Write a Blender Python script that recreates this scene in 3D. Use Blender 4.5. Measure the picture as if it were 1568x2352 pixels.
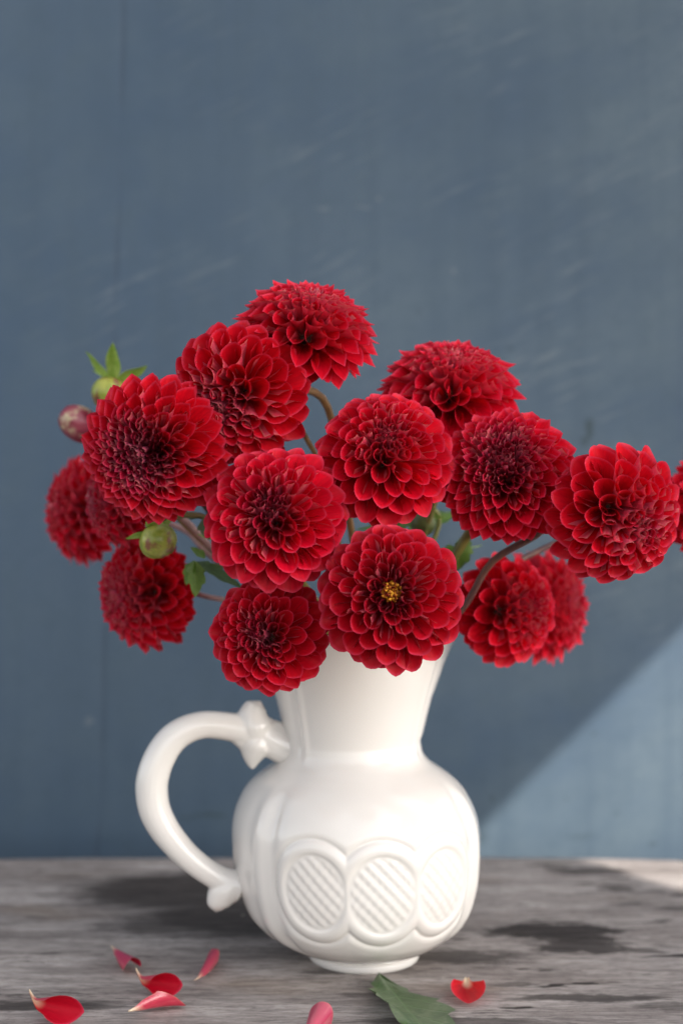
import bpy, math, random
import numpy as np
from mathutils import Vector, Matrix, noise as mnoise

for o in list(bpy.data.objects):
    bpy.data.objects.remove(o)
scene = bpy.context.scene
C = scene.collection
R = math.radians

# ------------------------------------------------------------------ camera
CAM_Z, FPX, CX, CY = 0.288, 3267.0, 784.0, 1176.0     # photograph measured on a 1568 x 2352 grid
cam_d = bpy.data.cameras.new('camera')
cam = bpy.data.objects.new('camera', cam_d)
C.objects.link(cam)
cam.location = (0, 0, CAM_Z)
cam.rotation_euler = (R(90), 0, 0)
cam_d.sensor_fit = 'VERTICAL'
cam_d.sensor_height = 36.0
cam_d.lens = 50.0
cam_d.clip_start = 0.02
cam_d.clip_end = 50
cam_d.dof.use_dof = True
cam_d.dof.focus_distance = 0.780
cam_d.dof.aperture_fstop = 4.0
cam_d.dof.aperture_blades = 9
scene.camera = cam

# ------------------------------------------------------------------ light
SUN = Vector((1.6, -1.0, 1.0)).normalized()            # direction towards the sun
world = bpy.data.worlds.new('World')
scene.world = world
world.use_nodes = True
wn = world.node_tree
wn.nodes.clear()
sky = wn.nodes.new('ShaderNodeTexSky')
sky.sky_type = 'NISHITA'
sky.sun_disc = False
sky.sun_elevation = math.asin(SUN.z)
sky.sun_rotation = math.atan2(SUN.x, SUN.y)
sky.air_density = 1.0
sky.dust_density = 1.5
hs = wn.nodes.new('ShaderNodeHueSaturation')
hs.inputs['Saturation'].default_value = 0.28
bgn = wn.nodes.new('ShaderNodeBackground')
bgn.inputs['Strength'].default_value = 0.15
wo = wn.nodes.new('ShaderNodeOutputWorld')
wn.links.new(sky.outputs[0], hs.inputs['Color'])
wn.links.new(hs.outputs[0], bgn.inputs['Color'])
wn.links.new(bgn.outputs[0], wo.inputs['Surface'])

sun_d = bpy.data.lights.new('sun', 'SUN')
sun_d.energy = 3.8
sun_d.angle = R(0.2)
sun_d.color = (1.0, 0.96, 0.9)
sun = bpy.data.objects.new('sun', sun_d)
C.objects.link(sun)
sun.rotation_euler = SUN.to_track_quat('Z', 'Y').to_euler()

vs = scene.view_settings
vs.view_transform = 'Standard'
vs.look = 'None'
vs.exposure = 1.35
vs.gamma = 1.0
vs.use_curve_mapping = False

# ------------------------------------------------------------------ helpers
def at(x, y, d):
    """a point of the 1568 x 2352 grid at distance d in front of the camera"""
    return Vector(((x - CX) / FPX * d, d, CAM_Z - (y - CY) / FPX * d))

def on_table(x, y):
    return at(x, y, CAM_Z * FPX / (y - CY))

def link(name, mesh, mat=None, parent=None):
    o = bpy.data.objects.new(name, mesh)
    C.objects.link(o)
    if mat is not None and not mesh.materials:
        mesh.materials.append(mat)
    if parent is not None:
        o.parent = parent
    return o

def tag(o, label=None, cat=None, group=None, kind=None):
    if label: o['label'] = label
    if cat: o['category'] = cat
    if group: o['group'] = group
    if kind: o['kind'] = kind
    return o

def empty(name, loc):
    o = bpy.data.objects.new(name, None)
    o.empty_display_size = 0.01
    o.location = loc
    C.objects.link(o)
    return o

def mesh_from(name, verts, faces, smooth=True, uvs=None):
    m = bpy.data.meshes.new(name)
    m.from_pydata([tuple(v) for v in verts], [], faces)
    if uvs is not None:
        l = m.uv_layers.new(name='UVMap')
        vi = np.zeros(len(m.loops), dtype=np.int32)
        m.loops.foreach_get('vertex_index', vi)
        l.data.foreach_set('uv', np.asarray(uvs, dtype=np.float32)[vi].ravel())
    if smooth:
        m.polygons.foreach_set('use_smooth', [True] * len(m.polygons))
    m.update()
    return m

def grid_faces(nu, nv, wrap=False, flip=False, off=0):
    f = []
    for i in range(nu - 1):
        for j in range(nv if wrap else nv - 1):
            k = (j + 1) % nv
            q = (off + i * nv + j, off + i * nv + k, off + (i + 1) * nv + k, off + (i + 1) * nv + j)
            f.append(q[::-1] if flip else q)
    return f

def catmull(P, n):
    P = np.asarray(P, float)
    Q = np.vstack([2 * P[0] - P[1], P, 2 * P[-1] - P[-2]])
    seg = len(P) - 1
    out = []
    for t in np.linspace(0, seg - 1e-9, n):
        i = int(t); f = t - i
        a, b, c, d = Q[i], Q[i + 1], Q[i + 2], Q[i + 3]
        out.append(0.5 * (2 * b + (c - a) * f + (2 * a - 5 * b + 4 * c - d) * f * f + (3 * b - a - 3 * c + d) * f ** 3))
    return np.array(out)

def sstep(a, b, x):
    t = np.clip((x - a) / (b - a), 0, 1)
    return t * t * (3 - 2 * t)

def tube_geo(path, radii, ns=12, squash=1.0, cap=True):
    """verts, faces of a swept tube with rounded ends"""
    P = [Vector(p) for p in path]
    V, F = [], []
    ref = None
    for i, p in enumerate(P):
        t = (P[min(i + 1, len(P) - 1)] - P[max(i - 1, 0)]).normalized()
        if ref is None:
            ref = t.orthogonal().normalized()
        ref = (ref - t * ref.dot(t)).normalized()
        b = t.cross(ref)
        for k in range(ns):
            a = 2 * math.pi * k / ns
            V.append(p + (ref * math.cos(a) + b * math.sin(a) * squash) * radii[i])
    F = grid_faces(len(P), ns, wrap=True)
    if cap:
        for end, rev in ((0, False), (len(P) - 1, True)):
            t = (P[1] - P[0]).normalized() * -1 if end == 0 else (P[-1] - P[-2]).normalized()
            V.append(P[end] + t * radii[end] * 0.6)
            c = len(V) - 1
            for k in range(ns):
                a, b2 = end * ns + k, end * ns + (k + 1) % ns
                F.append((a, b2, c) if rev else (b2, a, c))
    return V, F

# ------------------------------------------------------------------ node materials
def nmat(name):
    m = bpy.data.materials.new(name)
    m.use_nodes = True
    nt = m.node_tree
    nt.nodes.clear()
    out = nt.nodes.new('ShaderNodeOutputMaterial')
    bs = nt.nodes.new('ShaderNodeBsdfPrincipled')
    nt.links.new(bs.outputs[0], out.inputs[0])
    return m, nt, bs, out

class NB:
    """small node builder"""
    def __init__(s, nt): s.nt = nt
    def n(s, t, **kw):
        x = s.nt.nodes.new(t)
        for k, v in kw.items(): setattr(x, k, v)
        return x
    def put(s, sock, v):
        if isinstance(v, bpy.types.NodeSocket): s.nt.links.new(v, sock)
        elif v is not None: sock.default_value = v
    def math(s, op, a, b=None, clamp=False):
        x = s.n('ShaderNodeMath', operation=op, use_clamp=clamp)
        s.put(x.inputs[0], a); s.put(x.inputs[1], b)
        return x.outputs[0]
    def mix(s, f, a, b, mode='MIX'):
        x = s.n('ShaderNodeMix', data_type='RGBA', blend_type=mode)
        s.put(x.inputs[0], f)
        for sock, v in ((x.inputs[6], a), (x.inputs[7], b)):
            if not isinstance(v, bpy.types.NodeSocket): v = tuple(v) + (1,) if len(v) == 3 else v
            s.put(sock, v)
        return x.outputs[2]
    def ramp(s, f, lo, hi, a=0.0, b=1.0):
        x = s.n('ShaderNodeMapRange', interpolation_type='SMOOTHSTEP')
        s.put(x.inputs[0], f); x.inputs[1].default_value = lo; x.inputs[2].default_value = hi
        x.inputs[3].default_value = a; x.inputs[4].default_value = b
        return x.outputs[0]
    def mapping(s, v, loc=(0, 0, 0), rot=(0, 0, 0), scale=(1, 1, 1), kind='POINT'):
        x = s.n('ShaderNodeMapping', vector_type=kind)
        s.put(x.inputs[0], v)
        x.inputs[1].default_value = loc; x.inputs[2].default_value = rot; x.inputs[3].default_value = scale
        return x.outputs[0]
    def noise(s, v, scale, detail=4, rough=0.55, dist=0.0, color=False):
        x = s.n('ShaderNodeTexNoise')
        s.put(x.inputs['Vector'], v)
        x.inputs['Scale'].default_value = scale; x.inputs['Detail'].default_value = detail
        x.inputs['Roughness'].default_value = rough; x.inputs['Distortion'].default_value = dist
        return x.outputs[1 if color else 0]
    def spot(s, v, c, r, soft=0.4, rot=0.0):
        """1 inside an ellipse (texture mapping), 0 outside"""
        g = s.n('ShaderNodeTexGradient', gradient_type='SPHERICAL')
        s.nt.links.new(s.mapping(v, c, (0, 0, rot), r, 'TEXTURE'), g.inputs[0])
        return s.ramp(g.outputs[0], 0.0, soft)
    def bump(s, h, strength, dist, normal=None):
        x = s.n('ShaderNodeBump')
        s.put(x.inputs['Height'], h)
        x.inputs['Strength'].default_value = strength; x.inputs['Distance'].default_value = dist
        if normal is not None: s.put(x.inputs['Normal'], normal)
        return x.outputs[0]
    def sep(s, v):
        x = s.n('ShaderNodeSeparateXYZ'); s.put(x.inputs[0], v)
        return x.outputs

def obj_coord(nb):
    return nb.n('ShaderNodeTexCoord').outputs['Object']

WALL_Y = 1.30
def mat_wall():
    m, nt, bs, out = nmat('painted_wall')
    nb = NB(nt)
    oc = obj_coord(nb)                                   # world metres, x right, z up
    X, Y, Z = nb.sep(oc)
    flat = nb.n('ShaderNodeCombineXYZ'); nb.put(flat.inputs[0], X); nb.put(flat.inputs[1], Z)
    p = flat.outputs[0]
    big = nb.noise(p, 3.2, 3, 0.5)
    mid = nb.noise(p, 22, 5, 0.6)
    fine = nb.noise(nb.mapping(p, scale=(1.6, 0.5, 1)), 160, 3, 0.6)
    col = nb.mix(nb.ramp(big, 0.3, 0.7), (0.040, 0.074, 0.120), (0.056, 0.091, 0.134))
    col = nb.mix(nb.ramp(mid, 0.35, 0.75, 0, 0.30), col, (0.078, 0.114, 0.140))
    veil = nb.math('MULTIPLY', nb.ramp(nb.noise(nb.mapping(nb.mapping(p, rot=(0, 0, R(-20))), scale=(2.2, 6.5, 1)), 1.0, 5, 0.62), 0.30, 0.70), nb.ramp(nb.math('ADD', X, nb.math('MULTIPLY', big, 0.35)), -0.05, 0.45))  # chalky wear, plus the brighter light at right painted in along X
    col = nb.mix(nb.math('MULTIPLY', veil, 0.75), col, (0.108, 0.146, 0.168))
    blot = nb.noise(p, 55, 4, 0.7)
    col = nb.mix(nb.ramp(blot, 0.45, 0.70, 0, 0.30), col, (0.036, 0.066, 0.094))
    # vertical brushing
    vb = nb.noise(nb.mapping(p, scale=(38, 1.3, 1)), 1.0, 4, 0.6)
    col = nb.mix(nb.ramp(vb, 0.42, 0.70, 0, 0.42), col, (0.040, 0.070, 0.104))
    # chalky scuffs running diagonally
    d = nb.noise(p, 6, 2, 0.5, color=True)
    pw = nb.n('ShaderNodeVectorMath', operation='MULTIPLY_ADD')
    nb.put(pw.inputs[0], d); pw.inputs[1].default_value = (0.022, 0.022, 0); nb.put(pw.inputs[2], p)
    sc = nb.noise(nb.mapping(nb.mapping(pw.outputs[0], rot=(0, 0, R(-24))), scale=(16, 125, 1)), 1.0, 5, 0.66)
    where = nb.noise(p, 7.5, 2, 0.5)
    f = nb.math('MULTIPLY', nb.ramp(sc, 0.50, 0.72), nb.ramp(where, 0.42, 0.66))
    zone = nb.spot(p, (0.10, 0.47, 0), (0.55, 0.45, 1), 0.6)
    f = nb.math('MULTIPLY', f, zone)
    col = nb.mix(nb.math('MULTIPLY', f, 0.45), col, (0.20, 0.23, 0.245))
    # woven / stippled grain
    col = nb.mix(nb.ramp(fine, 0.3, 0.75, 0, 0.22), col, (0.046, 0.078, 0.112))
    # long vertical crack on the left
    wob = nb.noise(nb.mapping(p, scale=(0, 5, 1)), 1.0, 3, 0.6)
    line = nb.math('ADD', nb.math('ADD', X, 0.212), nb.math('MULTIPLY', nb.math('SUBTRACT', Z, 0.30), -0.030))
    line = nb.math('ABSOLUTE', nb.math('ADD', line, nb.math('MULTIPLY', nb.math('SUBTRACT', wob, 0.5), 0.014)))
    crack = nb.ramp(line, 0.0008, 0.0034, 1, 0)
    gate = nb.ramp(nb.noise(nb.mapping(p, scale=(0, 9, 1)), 1.0, 2), 0.35, 0.6, 0.10, 0.55)
    crack = nb.math('MULTIPLY', crack, gate)
    col = nb.mix(crack, col, (0.03, 0.05, 0.08))
    # chips and stains
    def px(x, y): return ((x - CX) / FPX * WALL_Y, CAM_Z - (y - CY) / FPX * WALL_Y, 0)
    dn = nb.noise(p, 45, 3, 0.6, color=True)
    pj = nb.n('ShaderNodeVectorMath', operation='MULTIPLY_ADD')
    nb.put(pj.inputs[0], dn); pj.inputs[1].default_value = (0.016, 0.016, 0); nb.put(pj.inputs[2], nb.mapping(p, loc=(-0.008, -0.008, 0)))
    pj = pj.outputs[0]
    for (x, y, rx, rz, rot, k) in [(1354, 985, .0056, .0135, -.2, .95), (1342, 1012, .0045, .006, .5, .8), (485, 1870, .020, .0034, 0, .7),
                                   (430, 1878, .013, .003, 0, .4), (1360, 1687, .0032, .0032, 0, .8), (1302, 1838, .0032, .0032, 0, .6),
                                   (1130, 1832, .0034, .0034, 0, .7), (1415, 1872, .003, .0036, 0, .5), (1100, 1925, .012, .010, 0, .5),
                                   (1330, 1920, .020, .0045, 0, .35), (1500, 1935, .007, .003, 0, .5), (1170, 805, .004, .004, 0, .4),
                                   (960, 712, .004, .005, 0, .3)]:
        col = nb.mix(nb.math('MULTIPLY', nb.spot(pj, px(x, y), (rx, rz, 1), 0.6, rot), k), col, (0.028, 0.05, 0.062))
    for (x, y, rx, rz, k) in [(205, 1655, .005, .005, .25), (1042, 625, .002, .003, .35), (832, 475, .010, .0018, .3), (738, 478, .010, .002, .25), (866, 462, .003, .002, .35)]:
        col = nb.mix(nb.math('MULTIPLY', nb.spot(pj, px(x, y), (rx, rz, 1), 0.6), k), col, (0.25, 0.27, 0.28))
    col = nb.mix(1.0, col, (0.87, 0.87, 0.88), 'MULTIPLY')
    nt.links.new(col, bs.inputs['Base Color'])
    bs.inputs['Roughness'].default_value = 0.72
    h = nb.math('ADD', nb.math('MULTIPLY', fine, 0.5), nb.math('MULTIPLY', vb, 0.8))
    h = nb.math('SUBTRACT', h, nb.math('MULTIPLY', crack, 1.2))
    nt.links.new(nb.bump(h, 0.35, 0.0012), bs.inputs['Normal'])
    return m

def mat_wood():
    m, nt, bs, out = nmat('weathered_wood')
    nb = NB(nt)
    oc = obj_coord(nb)
    X, Y, Z = nb.sep(oc)
    # gentle waviness of the grain
    d = nb.noise(nb.mapping(oc, scale=(3, 9, 1)), 1.0, 2, 0.5)
    w = nb.n('ShaderNodeCombineXYZ')
    nb.put(w.inputs[0], X); nb.put(w.inputs[1], nb.math('ADD', Y, nb.math('MULTIPLY', nb.math('SUBTRACT', d, 0.5), 0.030))); nb.put(w.inputs[2], Z)
    p = w.outputs[0]
    g1 = nb.noise(nb.mapping(p, scale=(30, 170, 20)), 1.0, 6, 0.70)
    g2 = nb.noise(nb.mapping(p, scale=(55, 560, 40)), 1.0, 4, 0.7)
    g3 = nb.noise(nb.mapping(p, scale=(6, 30, 5)), 1.0, 5, 0.62)
    col = nb.mix(nb.ramp(g3, 0.38, 0.62), (0.290, 0.246, 0.224), (0.480, 0.422, 0.388))
    col = nb.mix(nb.ramp(g1, 0.40, 0.70, 0, 0.65), col, (0.130, 0.110, 0.102))
    col = nb.mix(nb.ramp(g2, 0.46, 0.72, 0, 0.70), col, (0.085, 0.072, 0.066))
    col = nb.mix(nb.ramp(g1, 0.32, 0.46, 0.35, 0), col, (0.40, 0.365, 0.34))
    g4 = nb.noise(nb.mapping(p, scale=(130, 420, 40)), 1.0, 3, 0.7)
    col = nb.mix(nb.ramp(g4, 0.50, 0.70, 0, 0.55), col, (0.095, 0.080, 0.074))
    col = nb.mix(nb.ramp(g4, 0.28, 0.42, 0.35, 0), col, (0.46, 0.42, 0.39))
    # warm patches
    wp = nb.noise(nb.mapping(p, scale=(6, 18, 1)), 1.0, 3, 0.5)
    col = nb.mix(nb.ramp(wp, 0.56, 0.76, 0, 0.45), col, (0.20, 0.135, 0.085))
    # natural dark streaks
    st = nb.noise(nb.mapping(p, scale=(16, 70, 1), loc=(3.1, 0.4, 0)), 1.0, 4, 0.6)
    side = nb.ramp(X, -0.02, 0.10, 0.35, 1)
    stain_shade = nb.math('MULTIPLY', nb.ramp(st, 0.60, 0.66), side)
    cr = nb.noise(nb.mapping(p, scale=(5.5, 75, 3), loc=(1.7, 2.2, 0)), 1.0, 5, 0.6)
    cr = nb.math('MULTIPLY', nb.ramp(nb.math('ABSOLUTE', nb.math('SUBTRACT', cr, 0.5)), 0.003, 0.014, 1, 0), nb.ramp(nb.noise(nb.mapping(oc, scale=(7, 22, 1)), 1.0, 2), 0.50, 0.62))
    stain_shade = nb.math('MAXIMUM', stain_shade, nb.math('MULTIPLY', cr, 0.85))
    # big stains, the knot, and shade painted left of the jug, ragged outlines
    dn = nb.noise(nb.mapping(oc, scale=(34, 80, 1)), 1.0, 6, 0.72, color=True)
    pj = nb.n('ShaderNodeVectorMath', operation='MULTIPLY_ADD')
    nb.put(pj.inputs[0], dn); pj.inputs[1].default_value = (0.085, 0.050, 0); nb.put(pj.inputs[2], nb.mapping(oc, loc=(-0.0425, -0.025, 0)))
    pj = pj.outputs[0]
    ps = nb.n('ShaderNodeVectorMath', operation='MULTIPLY_ADD')
    nb.put(ps.inputs[0], dn); ps.inputs[1].default_value = (0.034, 0.020, 0); nb.put(ps.inputs[2], nb.mapping(oc, loc=(-0.017, -0.010, 0)))
    ps = ps.outputs[0]
    def px(x, y):
        q = on_table(x, y); return (q.x, q.y, 0)
    for (x, y, rx, ry, soft, k) in [(1275, 2138, .056, .026, .3, 1.0), (1340, 2172, .036, .022, .35, .9), (1200, 2136, .030, .007, .4, .8),
                                    (1350, 2000, .040, .013, .4, .8), (1270, 1990, .016, .018, .5, .6), (1415, 2040, .018, .010, .4, .75), (1500, 2046, .010, .006, .4, .6),
                                    (1060, 2195, .060, .022, .6, .75), (1350, 2290, .062, .009, .5, .85), (1560, 2085, .02, .008, .4, .7),
                                    (1480, 2180, .016, .005, .4, .7), (1550, 2310, .03, .008, .4, .6), (1040, 2345, .075, .008, .5, .75),
                                    (840, 2232, .060, .006, .5, .6), (1180, 2260, .02, .005, .5, .6), (860, 2282, .03, .006, .5, .5),
                                    (90, 2308, .058, .012, .5, .9), (410, 2045, .105, .075, .5, .95), (500, 2030, .080, .065, .5, .9), (300, 2075, .08, .024, .8, .6),
                                    (570, 2105, .11, .070, .5, .95), (390, 2128, .070, .026, .6, .8), (175, 2015, .016, .008, .5, .5), (620, 2190, .10, .025, .9, .45),
                                    (180, 2030, .10, .006, .8, .3), (150, 2150, .15, .008, .8, .3)]:
        s_ = nb.math('MULTIPLY', nb.spot(ps if ry < .0215 else pj, px(x, y), (rx, ry, 1), soft), k)
        stain_shade = nb.math('MAXIMUM', stain_shade, s_)
    dark = nb.mix(nb.ramp(g1, 0.35, 0.65), (0.052, 0.040, 0.034), (0.030, 0.023, 0.021))
    col = nb.mix(stain_shade, col, dark)
    # small pale and dark specks
    vo = nb.n('ShaderNodeTexVoronoi'); nb.put(vo.inputs['Vector'], oc); vo.inputs['Scale'].default_value = 75
    sp = nb.math('MULTIPLY', nb.ramp(vo.outputs[0], 0.05, 0.11, 1, 0), nb.ramp(nb.noise(oc, 30, 2), 0.58, 0.66))
    col = nb.mix(sp, col, (0.42, 0.38, 0.32))
    nt.links.new(col, bs.inputs['Base Color'])
    nt.links.new(nb.ramp(g1, 0.3, 0.7, 0.62, 0.85), bs.inputs['Roughness'])
    bs.inputs['Specular IOR Level'].default_value = 0.35
    h = nb.math('ADD', nb.math('MULTIPLY', g1, 1.0), nb.math('MULTIPLY', g2, 0.5))
    h = nb.math('SUBTRACT', h, nb.math('MULTIPLY', stain_shade, 0.25))
    nt.links.new(nb.bump(nb.math('MULTIPLY', h, -1.0), 0.55, 0.0016), bs.inputs['Normal'])
    return m

def mat_ceramic():
    m, nt, bs, out = nmat('cream_glazed_ceramic')
    nb = NB(nt)
    oc = obj_coord(nb)
    n1 = nb.noise(oc, 14, 3, 0.5)
    col = nb.mix(nb.ramp(n1, 0.3, 0.7), (0.70, 0.655, 0.605), (0.71, 0.675, 0.632))
    vo = nb.n('ShaderNodeTexVoronoi'); nb.put(vo.inputs['Vector'], oc); vo.inputs['Scale'].default_value = 34
    sp = nb.math('MULTIPLY', nb.ramp(vo.outputs[0], 0.022, 0.040, 1, 0), nb.ramp(nb.noise(oc, 21, 1), 0.60, 0.63))
    col = nb.mix(nb.math('MULTIPLY', sp, 0.6), col, (0.34, 0.26, 0.18))
    nt.links.new(col, bs.inputs['Base Color'])
    bs.inputs['Roughness'].default_value = 0.10
    bs.inputs['IOR'].default_value = 1.5
    bs.inputs['Coat Weight'].default_value = 0.3
    bs.inputs['Coat Roughness'].default_value = 0.06
    w = nb.noise(oc, 38, 2, 0.4)
    nt.links.new(nb.bump(w, 0.12, 0.0008), bs.inputs['Normal'])
    return m

def mat_petal(fallen=False):
    m, nt, bs, out = nmat('fallen_petal' if fallen else 'dahlia_petal')
    nb = NB(nt)
    uv = nb.n('ShaderNodeUVMap', uv_map='UVMap').outputs[0]
    U, V, _ = nb.sep(uv)                       # u along the petal, v -1..1 across stored as 0..1
    oi = nb.n('ShaderNodeObjectInfo')
    rnd = oi.outputs['Random']
    col = oi.outputs['Color']
    geo = nb.n('ShaderNodeNewGeometry')
    back = geo.outputs['Backfacing']
    av = nb.math('ABSOLUTE', nb.math('SUBTRACT', nb.math('MULTIPLY', V, 2.0), 1.0))
    cv = nb.n('ShaderNodeCombineXYZ')
    nb.put(cv.inputs[0], nb.math('MULTIPLY', V, 15.0)); nb.put(cv.inputs[1], nb.math('MULTIPLY', U, 2.2)); nb.put(cv.inputs[2], nb.math('MULTIPLY', rnd, 40.0))
    vein = nb.noise(cv.outputs[0], 1.0, 3, 0.6)
    front = nb.mix(nb.ramp(vein, 0.3, 0.75, 0.0, 0.42), col, (0.30, 0.0, 0.010), 'MIX')
    front = nb.mix(nb.math('MULTIPLY', rnd, 0.22), front, (0.62, 0.006, 0.02))
    rim = nb.ramp(U, 0.93, 1.0, 0, 0.42)
    front = nb.mix(rim, front, (0.72, 0.07, 0.15))
    bk = nb.mix(0.22 if fallen else 0.40, col, (0.68, 0.120, 0.230))
    streak = nb.math('MULTIPLY', nb.ramp(vein, 0.45, 0.72), nb.ramp(av, 0.25, 0.95, 0.25, 0.85))
    bk = nb.mix(nb.math('MULTIPLY', streak, 0.50 if fallen else 0.42), bk, (0.72, 0.36, 0.34))
    edge = nb.math('MAXIMUM', nb.ramp(av, 0.92, 1.0, 0, 0.25), nb.ramp(U, 0.95, 1.0, 0, 0.25))
    bk = nb.mix(edge, bk, (0.66, 0.36, 0.22))
    c = nb.mix(back, front, bk)
    basew = nb.ramp(U, 0.04, 0.34 if fallen else 0.22, 1, 0)
    c = nb.mix(basew, c, (0.72, 0.62, 0.42))
    nt.links.new(c, bs.inputs['Base Color'])
    nt.links.new(nb.ramp(back, 0, 1, 0.50, 0.33), bs.inputs['Roughness'])
    nt.links.new(nb.ramp(back, 0, 1, 0.18, 0.70), bs.inputs['Specular IOR Level'])
    nt.links.new(nb.math('MULTIPLY', back, 0.55), bs.inputs['Coat Weight'])
    bs.inputs['Coat Roughness'].default_value = 0.26
    bs.inputs['Sheen Weight'].default_value = 0.04
    bs.inputs['Sheen Roughness'].default_value = 0.4
    bs.inputs['Sheen Tint'].default_value = (1.0, 0.35, 0.45, 1)
    tr = nb.n('ShaderNodeBsdfTranslucent')
    nt.links.new(nb.mix(1.0, c, (1.0, 0.12, 0.22), 'MULTIPLY'), tr.inputs[0])
    ms = nb.n('ShaderNodeMixShader')
    ms.inputs[0].default_value = 0.22
    nt.links.new(bs.outputs[0], ms.inputs[1]); nt.links.new(tr.outputs[0], ms.inputs[2])
    nt.links.new(ms.outputs[0], out.inputs[0])
    nt.links.new(nb.bump(vein, 0.25, 0.0006), bs.inputs['Normal'])
    return m

def mat_green(name, a, b, rough=0.45, trans=0.2, scale=60, accent=None, uv=False):
    m, nt, bs, out = nmat(name)
    nb = NB(nt)
    oc = obj_coord(nb)
    n1 = nb.noise(oc, scale, 4, 0.6)
    c = nb.mix(nb.ramp(n1, 0.32, 0.68), a, b)
    h = n1
    if uv:
        uvn = nb.n('ShaderNodeUVMap', uv_map='UVMap').outputs[0]
        U, V, _ = nb.sep(uvn)
        av = nb.math('ABSOLUTE', nb.math('SUBTRACT', nb.math('MULTIPLY', V, 2.0), 1.0))
        mid = nb.ramp(av, 0.02, 0.07, 1, 0)
        # side veins slope outwards
        ph = nb.math('MULTIPLY', nb.math('SUBTRACT', U, nb.math('MULTIPLY', av, 0.22)), 9.0)
        fr = nb.math('ABSOLUTE', nb.math('SUBTRACT', nb.math('FRACT', ph), 0.5))
        vein = nb.math('MAXIMUM', nb.math('MULTIPLY', nb.ramp(fr, 0.02, 0.10, 1, 0), 0.55), mid)
        c = nb.mix(nb.math('MULTIPLY', vein, 0.5), c, tuple(min(1, x * 2.2 + 0.02) for x in a))
        h = nb.math('SUBTRACT', n1, vein)
    if accent:
        c = nb.mix(nb.ramp(nb.noise(oc, scale * 0.8, 3, 0.6), 0.50, 0.66), c, accent)
    nt.links.new(c, bs.inputs['Base Color'])
    bs.inputs['Roughness'].default_value = rough
    nt.links.new(nb.bump(h, 0.3, 0.0008), bs.inputs['Normal'])
    if trans:
        tr = nb.n('ShaderNodeBsdfTranslucent')
        nt.links.new(c, tr.inputs[0])
        ms = nb.n('ShaderNodeMixShader'); ms.inputs[0].default_value = trans
        nt.links.new(bs.outputs[0], ms.inputs[1]); nt.links.new(tr.outputs[0], ms.inputs[2])
        nt.links.new(ms.outputs[0], out.inputs[0])
    return m

def mat_stem(name, a, b):
    m, nt, bs, out = nmat(name)
    nb = NB(nt)
    oc = obj_coord(nb)
    n1 = nb.noise(oc, 45, 3, 0.6)
    n2 = nb.noise(nb.mapping(oc, scale=(300, 300, 25)), 1.0, 3, 0.6)
    c = nb.mix(nb.ramp(n1, 0.35, 0.65), a, b)
    c = nb.mix(nb.ramp(n2, 0.45, 0.7, 0, 0.4), c, tuple(x * 0.6 for x in a))
    nt.links.new(c, bs.inputs['Base Color'])
    bs.inputs['Roughness'].default_value = 0.42
    nt.links.new(nb.bump(n2, 0.25, 0.0005), bs.inputs['Normal'])
    return m

M_WALL, M_WOOD, M_CER = mat_wall(), mat_wood(), mat_ceramic()
M_PETAL, M_FALLEN = mat_petal(), mat_petal(True)
M_LEAF = mat_green('dahlia_leaf', (0.085, 0.165, 0.022), (0.140, 0.240, 0.035), 0.42, 0.28, 90, uv=True)
M_LEAFT = mat_green('fallen_leaf', (0.040, 0.085, 0.026), (0.075, 0.125, 0.045), 0.38, 0.10, 120, accent=(0.10, 0.14, 0.065), uv=True)
M_LEAFD = mat_green('dark_leaf', (0.038, 0.075, 0.020), (0.062, 0.110, 0.026), 0.45, 0.15, 90, uv=True)
M_BRACT = mat_green('bract_green', (0.210, 0.360, 0.035), (0.400, 0.520, 0.120), 0.40, 0.30, 160)
M_BUDG = mat_green('green_bud', (0.250, 0.300, 0.035), (0.430, 0.430, 0.080), 0.30, 0.08, 130, accent=(0.26, 0.11, 0.060))
M_BUDD = mat_green('dark_green_bud', (0.060, 0.085, 0.022), (0.105, 0.120, 0.030), 0.4, 0.05, 130)
M_BUDR = mat_green('red_bud', (0.220, 0.020, 0.045), (0.340, 0.070, 0.095), 0.32, 0.05, 110, accent=(0.55, 0.42, 0.26))
M_STB = mat_stem('brown_stem', (0.200, 0.095, 0.030), (0.270, 0.140, 0.045))
M_STG = mat_stem('green_stem', (0.150, 0.150, 0.030), (0.215, 0.125, 0.040))
M_STR = mat_stem('dark_red_stem', (0.095, 0.034, 0.030), (0.150, 0.062, 0.040))
M_STP = mat_stem('pale_mauve_stem', (0.300, 0.160, 0.150), (0.360, 0.210, 0.180))
m, nt, bs, out = nmat('yellow_stamen')
nb = NB(nt)
bs.inputs['Base Color'].default_value = (0.62, 0.28, 0.012, 1); bs.inputs['Roughness'].default_value = 0.6
nt.links.new(nb.mix(nb.ramp(nb.noise(obj_coord(nb), 700, 1), 0.35, 0.65), (0.50, 0.17, 0.006), (0.72, 0.38, 0.02)), bs.inputs['Base Color'])
M_STAMEN = m
m, nt, bs, out = nmat('shade_slab_grey')
nb = NB(nt)
nt.links.new(nb.mix(nb.noise(obj_coord(nb), 40, 3), (0.20, 0.19, 0.17), (0.28, 0.26, 0.23)), bs.inputs['Base Color'])
bs.inputs['Roughness'].default_value = 0.8
M_SHADE_SLAB = m

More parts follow.
